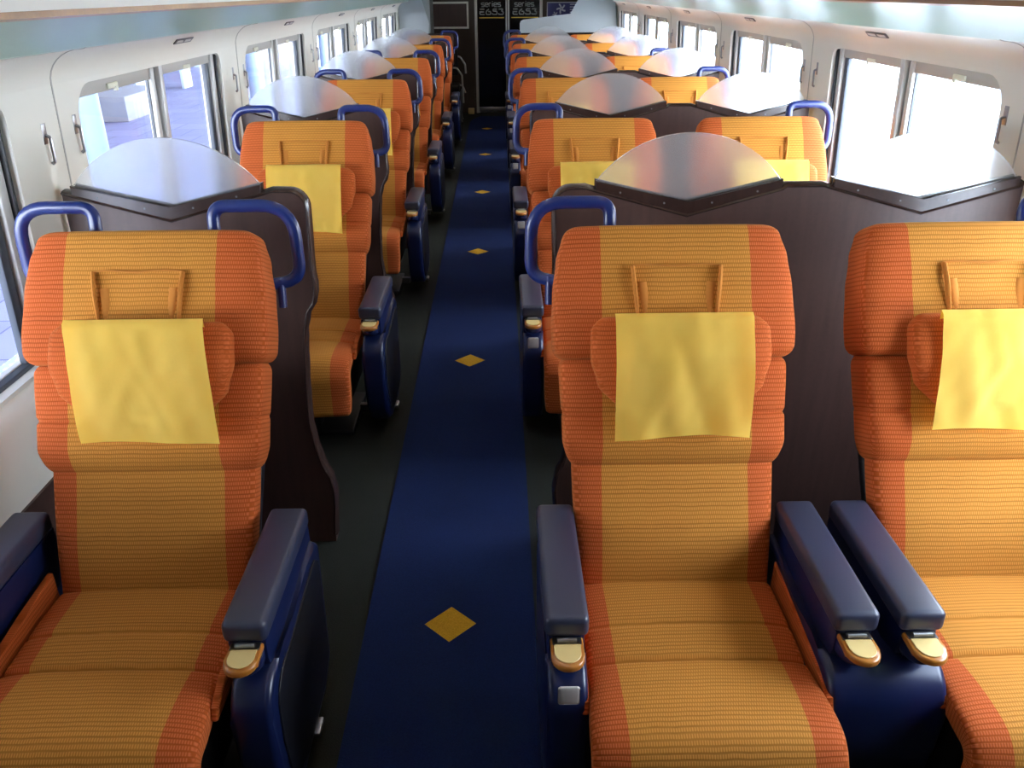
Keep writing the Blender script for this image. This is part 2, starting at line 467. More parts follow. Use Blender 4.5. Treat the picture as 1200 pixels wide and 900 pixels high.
# ------------------------------------------------------------------ luggage racks
for s in (-1, 1):
    side = 'left' if s < 0 else 'right'
    r = thing('luggage_rack', 'long %s luggage rack with glossy teal underside and thin brown front edge' % side, 'luggage rack', (XC+s*1.0, Y0, 1.72))
    def rp(name, pts, m, ang=40):
        bm = bmesh.new(); prism(bm, [(XC+s*h-r.location.x, z-r.location.z) for h, z in pts], 0, Y1-.02-Y0, 'y')
        return obj(name, bm, m, r, angle=ang)
    pts = []
    n = 10
    for i in range(n+1):
        t = i/n; h = 1.290-(1.290-.985)*t
        pts.append((h, 1.616+.097*t+.012*math.sin(t*PI)))
    rp('underside_panel', pts+[(.985, 1.735), (1.290, 1.665)], M['teal'])
    rp('front_edge', [(.985, 1.711), (.962, 1.716), (.962, 1.727), (.985, 1.735)], M['goldsheen'])
    rp('front_lip', [(.985, 1.727), (.955, 1.7275), (.945, 1.80), (.952, 1.802), (.985, 1.76)], M['white'])
    rp('shelf', [(.985, 1.735), (1.29, 1.665), (1.46, 1.70), (1.46, 1.715), (.985, 1.76)], M['ceil'])

# ------------------------------------------------------------------ seats
T = Vector((0, .41, .912)).normalized(); NR = Vector((0, -.912, .41)).normalized(); J = Vector((0, 0, .44))
def sweep(path, secs, name, nx=56, expo=5.0, crown=.006):
    """path: f(s)->(point, normal) in the y-z plane; secs: list (s, halfwidth, front, back).  UV in metres."""
    bm = bmesh.new(); uvl = bm.loops.layers.uv.new('UVMap')
    rings = []; per = None
    for (s, w, f, b) in secs:
        P, n = path(s)
        ring = []
        hh = (f-b)/2; mid = (f+b)/2
        for k in range(nx):
            t = 2*PI*k/nx
            c, q = math.cos(t), math.sin(t)
            x = w*math.copysign(abs(c)**(2/expo), c)
            d = mid+hh*math.copysign(abs(q)**(2/expo), q)
            if q > 0: d += crown*(1-(x/w)**2)
            v = bm.verts.new(Vector((x, 0, 0))+P+n*d)
            ring.append((v, x, d, s))
        rings.append(ring)
    def U(r, k):
        return r[k][1]+(r[k][2]*(1 if r[k][1] > 0 else -1) if abs(math.cos(2*PI*k/nx)) > .9 else 0)
    for a, b in zip(rings, rings[1:]):
        for k in range(nx):
            k2 = (k+1) % nx
            fc = bm.faces.new((a[k][0], a[k2][0], b[k2][0], b[k][0]))
            for lp, (r, kk) in zip(fc.loops, ((a, k), (a, k2), (b, k2), (b, k))):
                lp[uvl].uv = (U(r, kk)+1, r[kk][3]+1)
    for r, rev in ((rings[0], True), (rings[-1], False)):
        vs = [q[0] for q in r]
        fc = bm.faces.new(vs[::-1] if rev else vs)
        for lp in fc.loops: lp[uvl].uv = (lp.vert.co.x+1, lp.vert.co.y+1)
    return bm

def back_path(s): return (J+T*s, NR)
def ease(d, r):
    if d >= r: return 0
    q = 1-d/r
    return r*(1-math.sqrt(max(0, 1-q*q)))
def block(t0, t1, wf, ff, b, r, n=26, seams=(), rw=None, sd=.008):
    secs = []
    ts = [t0+(t1-t0)*(0.5-0.5*math.cos(PI*i/n)) for i in range(n+1)]
    ts += [q+d for q in seams for d in (-.01, -.004, 0, .004, .01)]
    for t in sorted(ts):
        d = min(t-t0, t1-t); e = ease(d, r)
        g = sum(math.exp(-((t-q)/.006)**2) for q in seams)
        secs.append((t, wf(t)-e*(rw or .8)-g*sd*.5, ff(t)-e-g*sd, b+e*.6))
    return secs
def lerp(tab):
    def f(t):
        if t <= tab[0][0]: return tab[0][1]
        for (a, x), (b, y) in zip(tab, tab[1:]):
            if t <= b:
                u = (t-a)/(b-a); u = u*u*(3-2*u)
                return x+(y-x)*u
        return tab[-1][1]
    return f

def seat_path(s):
    # s=0 at the back, runs forward, round the lip and down
    L = .455; R = .075
    if s < L: return (Vector((0, .03-s, .44)), Vector((0, 0, 1)))
    a = (s-L)/R
    if a < PI/2*.97:
        return (Vector((0, .03-L-R*math.sin(a), .44-R*(1-math.cos(a)))), Vector((0, -math.sin(a), math.cos(a))))
    a0 = PI/2*.97; d = s-L-R*a0
    P = Vector((0, .03-L-R*math.sin(a0), .44-R*(1-math.cos(a0))))
    return (P+Vector((0, -math.cos(a0), -math.sin(a0)))*d, Vector((0, -math.sin(a0), math.cos(a0))))

def mk_backrest():
    w = lerp([(-.04, .232), (.0, .236), (.31, .247)]); f = lerp([(-.04, -.012), (.12, .006), (.31, .0)])
    return sweep(back_path, block(-.04, .312, w, f, -.09, .012), 'b')
def mk_mid():
    w = lerp([(.30, .256), (.36, .268), (.55, .276)]); f = lerp([(.295, .012), (.36, .036), (.46, .03), (.56, .026)])
    return sweep(back_path, block(.295, .563, w, f, -.11, .028, seams=(.425,), sd=.007, n=34), 'm', expo=6)
def mk_head():
    w = lerp([(.555, .290), (.63, .293), (.72, .289), (.80, .279), (.86, .264), (.88, .258)]); f = lerp([(.545, .040), (.60, .046), (.75, .034), (.87, .016)])
    return sweep(back_path, block(.557, .880, w, f, -.115, .030, n=36, rw=.9), 'h', expo=6.5)
def mk_pillow():
    w = lerp([(.44, .150), (.50, .196), (.56, .211), (.62, .210), (.655, .200)]); f = lerp([(.44, .085), (.56, .108), (.665, .095)])
    return sweep(back_path, block(.43, .656, w, f, .02, .034, n=26), 'p', expo=3.6, crown=.004)
def mk_cushion():
    Ltot = .455+.075*PI/2*.97+.15
    secs = []
    n = 60
    seams = (.17, .275)
    ts = [Ltot*i/n for i in range(n+1)]+[q+d for q in seams for d in (-.012, -.008, -.004, 0, .004, .008, .012)]
    for t in sorted(ts):
        e = ease(min(t, Ltot-t), .02)
        g = sum(math.exp(-((t-q)/.007)**2)*a for q, a in zip(seams, (.8, 1.1)))
        w = lerp([(0, .238), (.28, .238), (.46, .250), (.6, .250), (.8, .238)])(t)
        f = .006*math.sin(min(1, t/.275)*PI)+(.012*math.sin(min(1, (t-.275)/.25)*PI) if t > .275 else 0)
        secs.append((t, w-e*.5, f-e-g*.011, -.062+e))
    return sweep(seat_path, secs, 'c', expo=6, crown=.010)

def mk_cover(seed, skew=0.0, shift=0.0):
    """thin yellow cloth hanging over the pillow"""
    rnd = random.Random(seed); bm = bmesh.new()
    ph = [rnd.uniform(0, 6.28) for _ in range(8)]
    prof = [(.613, .088), (.643, .092), (.660, .098), (.6605, .108), (.650, .116), (.632, .1185)]
    tb = .378+rnd.uniform(-.006, .006)
    nrow = 26
    for i in range(1, nrow+1):
        t = .632+(tb-.632)*i/nrow
        d = .1185 if t > .56 else .1185-.038*((.56-t)/(.56-tb))**1.3
        prof.append((t, d))
    nx = 34; W = .159
    grid = []
    for j, (t, d) in enumerate(prof):
        row = []
        fall = max(0, (.66-t)/.3)
        for i in range(nx+1):
            u = i/nx*2-1
            x = u*W*(1-.012*fall)*(.955 if j < 3 else 1)+shift+skew*fall
            amp = .002+.0085*fall
            z = amp*(math.sin(5*u+ph[0]+4*fall)*.6+math.sin(9*u+ph[1]-6*fall)*.35+math.sin(3.2*(u*.7+fall*2)+ph[2])*.5
                     + .5*math.exp(-((u-.25+fall*.9)/.12)**2) - .5*math.exp(-((u+.25-fall*.7)/.1)**2))
            crumple = .0014*math.sin(17*u+ph[3]+11*fall)*math.sin(13*fall+ph[4])
            tt = t+(.004*math.sin(2.2*u+ph[5]))*(1 if j == len(prof)-1 else fall)-.006*fall*u*u
            if j < 3: z = 0
            bulge = -.004*u*u*(1-fall*.5)
            row.append(bm.verts.new(J+T*tt+NR*(d+(.004 if j > 2 else 0)+max(z+crumple, -.005 if fall < .75 else -.009)+bulge)+Vector((x, 0, 0))))
        grid.append(row)
    for a, b in zip(grid, grid[1:]):
        for i in range(nx): bm.faces.new((a[i], a[i+1], b[i+1], b[i]))
    bmesh.ops.solidify(bm, geom=bm.faces[:], thickness=.0016)
    return bm

def mk_piping():
    """two stand-up pleats and the seam that joins them, on the head cushion"""
    bm = bmesh.new(); uvl = bm.loops.layers.uv.new('UVMap')
    def P(x, t, d): return J+T*t+NR*d+Vector((x, 0, 0))
    for sx in (-1, 1):
        tube(bm, [P(sx*(.105-.012*i/8), .775-.125*i/8, .040+.009*math.sin(PI*min(1, i/8+.12))+.004*i/8) for i in range(9)], .0045, 8, ry=.008)
        tube(bm, [P(sx*(.080-.010*i/6), .738-.088*i/6, .040+.003*i/6) for i in range(7)], .011, 8, ry=.0035)
    tube(bm, [P(-.105+.21*i/10, .777+.002*math.sin(i), .0395+.0055*(1-((i-5)/5)**2)) for i in range(11)], .002, 6)
    for f in bm.faces:
        for lp in f.loops: lp[uvl].uv = (lp.vert.co.x+1, lp.vert.co.z*1.1+1)
    return bm

def arc(cx, cy, r, a0, a1, n=8):
    return [(cx+r*math.cos(a0+(a1-a0)*i/n), cy+r*math.sin(a0+(a1-a0)*i/n)) for i in range(n+1)]

def mk_pad():
    # armrest pad, centred on x=0, slightly falling to the front
    bm = bmesh.new(); box(bm, -.046, .046, -.295, .125, .555, .606, .014, 4)
    return bm
def mk_armbody(w):
    # block under the pad
    bm = bmesh.new()
    prism(bm, [(.13, .40), (.13, .552), (-.285, .552), (-.285, .505), (-.27, .46), (-.20, .40)], -w, w, 'x', .006)
    return bm
def mk_sideshell(x0, x1, bev=.02):
    pts = [(.14, .12), (.16, .47), (.12, .505), (.02, .50)]
    pts += [(-.12, .485), (-.22, .475)]
    pts += arc(-.275, .40, .085, PI*.45, PI, 8)[:]
    pts += [(-.365, .30), (-.345, .18), (-.29, .10), (-.2, .07), (.05, .07)]
    bm = bmesh.new(); prism(bm, pts[::-1], x0, x1, 'x', bev, 4)
    return bm
def tongue_pts(w, y0, y1):
    return [(-w, y0), (w, y0)]+arc(0, y1+w, w, 0, -PI, 14)

def handle_mesh(s):
    bm = bmesh.new()
    yb = .425
    pts = [(s*.145, yb-.03, 1.13), (s*.145, yb, 1.283), (s*.338, yb+.005, 1.283), (s*.340, yb, 1.095), (s*.262, yb-.03, 1.088)]
    tube(bm, rpath(pts, [0, .035, .085, .07, 0], 8), .0160, 12, ry=.0125, up=(0, 1, 0.0))
    tube(bm, [(s*.293, yb-.018, 1.10), (s*.293, yb-.03, 1.03)], .011, 10)
    return bm

def tray(root, x, variant):
    """the hinged flip-out table stub at the armrest front"""
    bm = bmesh.new(); prism(bm, tongue_pts(.034, -.27, -.368), .532, .548, 'z', .005, 3)
    t = obj('tray_tip', bm, M['amber'], root, (x, 0, 0))
    bm = bmesh.new(); prism(bm, tongue_pts(.027, -.298, -.357), .548, .5505, 'z', .001, 1)
    obj('tray_inlay', bm, M['cream'], t)
    bm = bmesh.new(); tube(bm, [(-.02, -.297, .553), (.02, -.297, .553)], .006, 10); box(bm, -.03, .03, -.306, -.27, .5485, .5505)
    obj('hinge', bm, M['steel'], t)
    bm = bmesh.new(); prism(bm, tongue_pts(.033, -.24, -.335), .50, .533, 'z', .01, 3); obj('tray_housing', bm, M['blue'], t)
    if variant == 'tab':
        bm = bmesh.new(); box(bm, -.022, .022, -.375, -.368, .455, .500, .006, 3)
        obj('release_tab', bm, M['alu'], t)

def upholstery(root, dx, seed, skew, shift):
    L = (dx, 0, 0)
    obj('seat_cushion', mk_cushion(), M['fab'], root, L, angle=60)
    obj('backrest', mk_backrest(), M['fab'], root, L, angle=60)
    obj('shoulder_cushion', mk_mid(), M['fab'], root, L, angle=60)
    h = obj('headrest', mk_head(), M['fab'], root, L, angle=60)
    obj('piping', mk_piping(), M['gather'], h)
    p = obj('head_pillow', mk_pillow(), M['fabside'], root, (dx+(.014 if skew else .003), 0, 0), angle=60)
    c = obj('headrest_cover', mk_cover(seed, skew, shift), M['cloth'], p)
    c['label'] = 'yellow cloth cover draped over the head pillow'
    # rear shell
    bm = sweep(back_path, block(-.1, .87, lerp([(-.1, .22), (.5, .25), (.87, .24)]), lambda t: -.08, -.13, .02), 's')
    obj('back_shell', bm, M['dark'], root, L)
    # bolsters beside the cushion
    for q in (-1, 1):
        bm = bmesh.new(); uvl = bm.loops.layers.uv.new('UVMap')
        prism(bm, [(.03, .40), (.03, .487), (-.10, .475), (-.28, .455), (-.35, .435), (-.36, .41)], q*.244, q*.262, 'x', .006, 3)
        for f in bm.faces:
            for lp in f.loops: lp[uvl].uv = (lp.vert.co.y+1, lp.vert.co.z+1)
        obj('side_bolster', bm, M['fabside'], root, L)
    bm = bmesh.new(); box(bm, -.225, .225, -.36, .10, .20, .376, .02, 2); obj('seat_pan', bm, M['dark'], root, L)

def pedestal(root, xs, w):
    bm = bmesh.new()
    for x in xs: box(bm, x-.05, x+.05, -.22, .08, .012, .22, .01)
    box(bm, -w, w, -.26, .12, .0, .03, .008)
    obj('pedestal', bm, M['dark'], root)

def single_seat(k):
    root = thing('single_seat', '', 'seat', (-.850, 1.58+PITCH*k, 0), 'single train seats along the left windows')
    upholstery(root, -.002, 11+k, (.026, .004, -.004, .006, 0, 0)[k], (.001, .004, 0, .002, 0, 0)[k])
    for q in (1, -1):
        ax = q*.317
        a = obj('armrest', mk_armbody(.040), M['blue'], root, (ax, 0, 0))
        obj('armrest_pad', mk_pad(), M['leather'], a)
        tray(root, ax, 'plain')
        if q > 0:
            bm = mk_sideshell(-.042, .046, .016)
            sh = obj('side_shell', bm, M['blue'], root, (ax+.006, 0, 0))
            bm = mk_sideshell(.046, .050, .002)
            for v in bm.verts:
                v.co.y = -.08+(v.co.y+.08)*.84; v.co.z = .29+(v.co.z-.29)*.84
            obj('side_inlay', bm, M['dark'], sh)
        else:
            obj('side_shell', mk_sideshell(-.046, .042, .016), M['blue'], root, (ax-.006, 0, 0))
    obj('grab_handle', handle_mesh(1), M['handle'], root); obj('grab_handle', handle_mesh(-1), M['handle'], root)
    bm = bmesh.new(); box(bm, .24, .375, -.07, -.04, .045, .055, .003); box(bm, .335, .375, -.085, -.03, .04, .058, .004); box(bm, .2, .25, -.07, -.04, .02, .055)
    obj('foot_pedal', bm, M['steel'], root)
    pedestal(root, (0,), .2)
    return root

def double_seat(k):
    root = thing('double_seat', '', 'seat', (.80, 1.58+PITCH*k, 0), 'double train seats along the right windows')
    cl, cr = .415-.80, 1.155-.80
    upholstery(root, cl, 31+k, 0, (.0, .0, 0, 0, 0, 0)[k]); upholstery(root, cr, 51+k, (-.01, 0, 0, 0, 0, 0)[k], 0)
    arms = [(.125-.80, 'tab'), (.722-.80, 'plain'), (.858-.80, 'plain'), (1.485-.80, 'plain')]
    for ax, v in arms:
        a = obj('armrest', mk_armbody(.038), M['blue'], root, (ax, 0, 0))
        obj('armrest_pad', mk_pad(), M['leather'], a)
        tray(root, ax, v)
    obj('side_shell', mk_sideshell(-.042, .044, .016), M['blue'], root, (.125-.80, 0, 0))
    obj('side_shell', mk_sideshell(-.044, .042, .016), M['blue'], root, (1.485-.80, 0, 0))
    obj('centre_console', mk_sideshell(.665-.80, .915-.80, .018), M['blue'], root)
    hl = obj('grab_handle', handle_mesh(-1), M['handle'], root, (cl, 0, 0)); obj('grab_handle', handle_mesh(1), M['handle'], root, (cr, 0, 0))
    pedestal(root, (cl, cr), .55)
    return root

def copy_tree(o, parent=None):
    c = o.copy(); C.objects.link(c); c.parent = parent
    for ch in list(o.children): copy_tree(ch, c)
    return c

for maker, side, word in ((single_seat, 'left', 'single'), (double_seat, 'right', 'double')):
    proto = maker(0)
    alls = [proto]
    for k in range(1, 6):
        c = copy_tree(proto); c.location.y = proto.location.y+PITCH*k
        alls.append(c)
        # each cover hangs in its own folds
        for ci, p in enumerate([q for q in c.children if q.name.startswith('head_pillow')]):
            for cv in p.children:
                if k < 3:
                    bm = mk_cover(100+10*k+ci+(50 if side == 'right' else 0), .004*(k-1), 0)
                    me = bpy.data.meshes.new('headrest_cover')
                    bmesh.ops.recalc_face_normals(bm, faces=bm.faces)
                    for f in bm.faces: f.smooth = True
                    bm.to_mesh(me); bm.free(); me.materials.append(M['cloth']); cv.data = me
    W = ['nearest the camera', 'second from the camera', 'third from the camera', 'fourth from the camera', 'fifth from the camera', 'sixth and farthest, by the end wall']
    for k, c in enumerate(alls):
        c['label'] = 'orange %s seat in the %s row, %s' % (word, side, W[k])

# ------------------------------------------------------------------ partitions with frosted fans
YP = 2.40
def fan(root, cx, y, m=None):
    R = .337; zc = 1.386-R
    a = math.asin(.269/R)
    pts = [(cx+R*math.sin(-a+2*a*i/24), zc+R*math.cos(-a+2*a*i/24)) for i in range(25)]
    pts += [(cx+.269, 1.215), (cx, 1.150), (cx-.269, 1.215)]
    bm = fill2d([[(x, z) for x, z in pts]], .008)
    for v in bm.verts: v.co = Vector((v.co.x, y-.004+v.co.z, v.co.y))
    g = obj('frosted_fan', bm, M['frost'], root, angle=30)
    g['label'] = 'frosted acrylic fan screen'
    bm = bmesh.new()
    st = [(cx-.272, 1.256), (cx, 1.190), (cx+.272, 1.256), (cx+.272, 1.224), (cx, 1.154), (cx-.272, 1.224)]
    prism(bm, st, y-.021, y-.0045, 'y', .002, 1)
    prism(bm, st, y+.0045, y+.021, 'y', .002, 1)
    h = obj('screen_holder', bm, M['woodedge'], root)
    bm = bmesh.new()
    for xx, zz in ((-.2, 1.2215), (-.07, 1.19), (.07, 1.19), (.2, 1.2215)):
        tube(bm, [(cx+xx, y-.0225, zz), (cx+xx, y-.020, zz)], .003, 8)
    obj('screw', bm, M['plate'], h)

def board(root, pts, y):
    bm = fill2d([pts], .040)
    for v in bm.verts: v.co = Vector((v.co.x, y-.020+v.co.z, v.co.y))
    obj('board', bm, M['wood'], root, angle=30)
    # moulded edge running round the outline
    L = [Vector((x, y, z)) for x, z in pts]
    bm = bmesh.new()
    tube(bm, [p for p in L[1:-1]], .009, 8, up=(0, 1, 0), ry=.026)
    obj('edge_moulding', bm, M['woodedge'], root)

EDGE = [(0, .030), (.21, .016), (.26, .024), (.32, .048), (.40, .063), (.48, .070), (.60, .066), (.71, .058), (.80, .050), (.86, .034), (.905, .008), (.94, .002), (.98, .006), (1.19, 0)]
def aisle_edge(x, sg):
    """outline of the aisle side, from floor to the rounded top; sg=+1: board lies to +x"""
    f = lerp([(z, d) for z, d in EDGE])
    out = [(x+sg*f(.0+1.19*i/40), 1.19*i/40) for i in range(41)]
    r = .048
    out += [(x+sg*(r-r*math.cos(t)), 1.187+r*math.sin(t)) for t in [PI/2*i/6 for i in range(1, 7)]]
    return out
WS = ['nearest the camera', 'second from the camera', 'third from the camera', 'fourth from the camera', 'fifth from the camera', 'by the end wall']
for k in range(6):
    # left board
    last = k == 5
    Wd = W[k]
    r = thing('seat_partition', 'narrow brown partition %s, behind the left seat %s' % ('with tall grey screen' if last else 'with one fan', WS[k]), 'partition', (-.93, YP+PITCH*k, 0), 'partition boards behind the seats')
    off = -r.location.x
    e = aisle_edge(-.565, -1)       # board lies to -x
    cx = -.962
    top = [(cx+.30, 1.236), (cx+.274, 1.228), (cx, 1.152), (cx-.274, 1.228), (-1.262, 1.236)] if not last else [(-1.262, 1.236)]
    pts = e+top+[(-1.262, .02 if False else 0)]
    pts = [(x+off, z) for x, z in pts]
    board(r, pts, 0)
    if not last: fan(r, cx+off, 0)
    # right board
    r2 = thing('seat_partition', 'wide brown partition %s, behind the right seat %s' % ('with tall grey screen' if last else 'with two fans', WS[k]), 'partition', (.84, YP+PITCH*k, 0), 'partition boards behind the seats')
    off = -r2.location.x
    e = aisle_edge(.158, 1)
    top = []
    if not last:
        for cx in (.549, 1.243):
            top += [(cx-.30, 1.236), (cx-.274, 1.228), (cx, 1.152), (cx+.274, 1.228), (cx+.285, 1.236)]
    top = sorted(top)
    pts = [(x+off, z) for x, z in e+top+[(1.527, 1.236), (1.527, 0)]]
    board(r2, pts, 0)
    if not last:
        for cx in (.549, 1.243): fan(r2, cx+off, 0)
    else:
        for rr, pl in ((r, [(-1.27, 1.20), (-.90, 1.20), (-.882, 1.36), (-.966, 1.64), (-1.02, 1.70), (-1.27, 1.62)]),
                       (r2, [(.282, 1.21), (.282, 1.355), (.295, 1.385), (.33, 1.40), (.93, 1.465), (1.02, 1.62), (1.05, 1.70), (1.50, 1.62), (1.53, 1.21)])):
            bm = fill2d([[(x-rr.location.x, z) for x, z in pl]], .012)
            for v in bm.verts: v.co = Vector((v.co.x, -.006+v.co.z, v.co.y))
            g = obj('tall_screen', bm, M['frost2'], rr, angle=30); g['label'] = 'tall frosted grey screen'
            x0, x1 = (pl[0][0], pl[1][0]) if rr is r else (.282, 1.527)
            bm = bmesh.new(); box(bm, x0-rr.location.x, x1-rr.location.x, -.02, -.007, 1.20, 1.232, .002); box(bm, x0-rr.location.x, x1-rr.location.x, .007, .02, 1.20, 1.232, .002)
            obj('screen_holder', bm, M['woodedge'], rr)
# pale corner panels beyond the last screens
for s, nm in ((-1, 7), (1, 8)):
    bm = bmesh.new()
    pts = [(XC+s*1.46, 11.62), (XC+s*1.40, 11.62)]+[(XC+s*(1.40-.30*(1-math.cos(t))), 11.9+.9*math.sin(t)) for t in [PI/2*i/8 for i in range(9)]]+[(XC+s*1.10, Y1), (XC+s*1.46, Y1)]
    prism(bm, pts, 0, 1.655, 'z'); struct(obj('trim_%d' % nm, bm, M['endgrey']))

bm = bmesh.new(); box(bm, -1.42, 1.69, Y1+.12, Y1+.2, 0, 2.3); struct(obj('wall_vestibule', bm, M['endwall'], smooth=False))
# ------------------------------------------------------------------ end wall door, signs, poster
door = bpy.data.objects.new('door_1', None); C.objects.link(door); struct(door); door.location = (.1, Y1, 0)
def dp(name, bm, m, **kw):
    for v in bm.verts: v.co -= Vector((.1, Y1, 0))
    return obj(name, bm, m, door, **kw)
bm = bmesh.new(); box(bm, DX0+.035, .118, Y1+.02, Y1+.05, .09, 2.05); box(bm, .175, DX1-.025, Y1+.035, Y1+.065, .09, 2.05); dp('door_leaf', bm, M['doorglass'], smooth=False)
bm = bmesh.new(); box(bm, DX0+.035, .118, Y1+.012, Y1+.05, .0, .085, .003); box(bm, .175, DX1-.025, Y1+.02, Y1+.05, 0, .085, .003); dp('kick_plate', bm, M['steel'])
bm = bmesh.new()
box(bm, DX0-.01, DX0+.03, Y1-.012, Y1+.05, 0, 2.06, .004); box(bm, DX1-.03, DX1+.012, Y1-.012, Y1+.05, 0, 2.06, .004)
box(bm, .118, .135, Y1-.005, Y1+.05, 0, 2.05, .003); box(bm, .147, .175, Y1-.008, Y1+.05, 0, 2.05, .003)
dp('door_frame', bm, M['alu'])

def strokes(bm, x0, z0, w, h, segs, y, r, pil=True):
    for pts in segs:
        P = rpath([(x0+a*w, y, z0+b*h) for a, b in pts], .22*min(w, h), 4)
        tube(bm, P, r, 6, up=(0, 1, 0), ry=.002)
G = {
 's': [[(1, 1), (0, 1), (0, .55), (1, .45), (1, 0), (0, 0)]],
 'e': [[(0, .5), (1, .5), (1, 1), (0, 1), (0, 0), (1, 0)]],
 'r': [[(0, 0), (0, 1), (.8, 1)]],
 'i': [[(.3, 0), (.3, 1)], [(.3, 1.35), (.3, 1.5)]],
 'E': [[(1, 1), (0, 1)], [(.9, .5), (0, .5), (0, 0), (1, 0)], [(0, .5), (0, .62)]],
 '6': [[(.62, 1), (.25, .8), (0, .5), (.0, 0), (1, 0), (1, .55), (.45, .55)]],
 '5': [[(1, 1), (.15, 1), (.15, .62), (1, .62), (1, 0), (0, 0), (0, .25)]],
 '3': [[(0, 1), (1, 1), (.6, .6), (1, .5), (1, 0), (0, 0), (0, .22)]],
}
for i, (xa, xb) in enumerate(((DX0+.035, .118), (.175, DX1-.025))):
    cx = (xa+xb)/2; yy = Y1+(.018 if i == 0 else .033)
    bm = bmesh.new()
    w = (xb-xa)
    xs = cx-.150
    for ch, ww in (('s', .042), ('e', .042), ('r', .034), ('i', .012), ('e', .042), ('s', .042)):
        strokes(bm, xs, 1.520, ww, .048, G[ch], yy, .0065); xs += ww+.0145
    xs = cx-.175
    for ch in 'E653':
        strokes(bm, xs, 1.412, .068, .072, G[ch], yy, .0085); xs += .068+.026
    t = dp('door_lettering', bm, M['glyph'])
    bm = bmesh.new(); box(bm, cx-w*.44, cx+w*.44, yy-.001, yy+.002, 1.360, 1.374); dp('yellow_line', bm, M['yellow'], smooth=False)
# framed dark board, left of the door
fr = thing('framed_board', 'dark brown board in a white frame on the end wall left of the door', 'picture frame', (-.70, Y1, 1.4))
def frame_mesh(x0, x1, z0, z1, t, d):
    bm = bmesh.new(); box(bm, x0, x1, -d, 0, z0, z0+t, .002); box(bm, x0, x1, -d, 0, z1-t, z1, .002); box(bm, x0, x0+t, -d, 0, z0+t, z1-t, .002); box(bm, x1-t, x1, -d, 0, z0+t, z1-t, .002); return bm
obj('frame', frame_mesh(-.30, .262, -.18, .19, .028, .022), M['white'], fr)
bm = bmesh.new(); box(bm, -.275, .236, -.012, 0, -.155, .165); obj('panel', bm, M['wood'], fr, smooth=False)
ps = thing('poster', 'blue poster with white pinwheel flower symbols in a white frame right of the door', 'poster', (.98, Y1, 1.45))
obj('frame', frame_mesh(-.245, .30, -.12, .125, .012, .018), M['posterwhite'], ps)
bm = bmesh.new(); box(bm, -.235, .29, -.010, 0, -.11, .115); obj('panel', bm, M['poster'], ps, smooth=False)
bm = bmesh.new()
for (cx, cz, R) in ((.0+-.03, .035, .07), (-.12, -.045, .04)):
    for i in range(5):
        a = i*2*PI/5+.3
        tube(bm, [(cx+R*q*math.cos(a+q*.5), -.0115, cz+R*q*math.sin(a+q*.5)) for q in (.12, .4, .7, 1)], R*.16, 6, up=(0, 1, 0), ry=.001)
for i in range(5):
    box(bm, .10, .10+(.17, .15, .17, .12, .16)[i], -.0125, -.010, .085-i*.035, .098-i*.035)
obj('printed_marks', bm, M['posterwhite'], ps, smooth=False)

# dark padded chair with chrome tubes by the end wall
ch = thing('tubular_chair', 'dark padded chair with curved chrome tube arms against the end wall', 'chair', (-.72, 12.75, 0))
bm = bmesh.new(); box(bm, -.16, .13, .02, .10, .62, .98, .02, 3); obj('backrest', bm, M['dark'], ch)
bm = bmesh.new(); box(bm, -.16, .15, -.30, .08, .42, .52, .02, 3); obj('seat', bm, M['dark'], ch)
for x, dz, y in ((.14, .14, .10), (.10, 0, -.10)):
    bm = bmesh.new()
    tube(bm, rpath([(x-.10, y, .74+dz), (x+.02, y, .73+dz), (x+.09, y, .63+dz), (x+.10, y, .50+dz if dz else .25)], .06, 6), .013, 8)
    obj('arm_tube', bm, M['alu'], ch)
bm = bmesh.new(); tube(bm, rpath([(.10, 0, .50), (.19, .0, .48), (.23, .0, .38)], .04, 5), .012, 8); obj('side_tube', bm, M['alu'], ch)
bm = bmesh.new(); box(bm, .0, .12, -.14, -.02, .37, .41, .01); obj('bracket', bm, M['cream'], ch)
for x in (-.14, .04, .17):
    for y in (-.24, .04):
        if x == .04 and y > 0: continue
        bm = bmesh.new(); tube(bm, [(x, y, .43), (x, y, .02)], .011, 8); box(bm, x-.018, x+.018, y-.018, y+.018, 0, .022, .004); obj('leg', bm, M['steel'], ch)
fb = bmesh.new(); box(fb, -.05, .045, -.05, .05, 0, .085, .012, 3)
tag(obj('door_box', fb, M['cream'], loc=(-.43, 13.38, 0)), 'small cream box on the floor beside the door frame', 'box')

# ------------------------------------------------------------------ unseen ceiling lamps, added for fill light
for s in (-1, 1):
    t = thing('ceiling_fill_lamp', 'long slim unseen ceiling lamp added for fill above the %s seats' % ('left' if s < 0 else 'right'), 'lamp', (XC+s*.45, 6.3, 2.19), 'ceiling fill lamps')
    bm = bmesh.new(); box(bm, -.09, .09, -6.6, 6.6, .0, .03, .006); obj('lamp_housing', bm, M['ceil'], t)
    L = bpy.data.lights.new('lamp', 'AREA'); L.shape = 'RECTANGLE'; L.size = .14; L.size_y = 12.8; L.energy = 9; L.color = (1, .86, .68)
    lo = bpy.data.objects.new('lamp_fill_light', L); C.objects.link(lo); lo.location = (XC+s*.45, 6.3, 2.18)

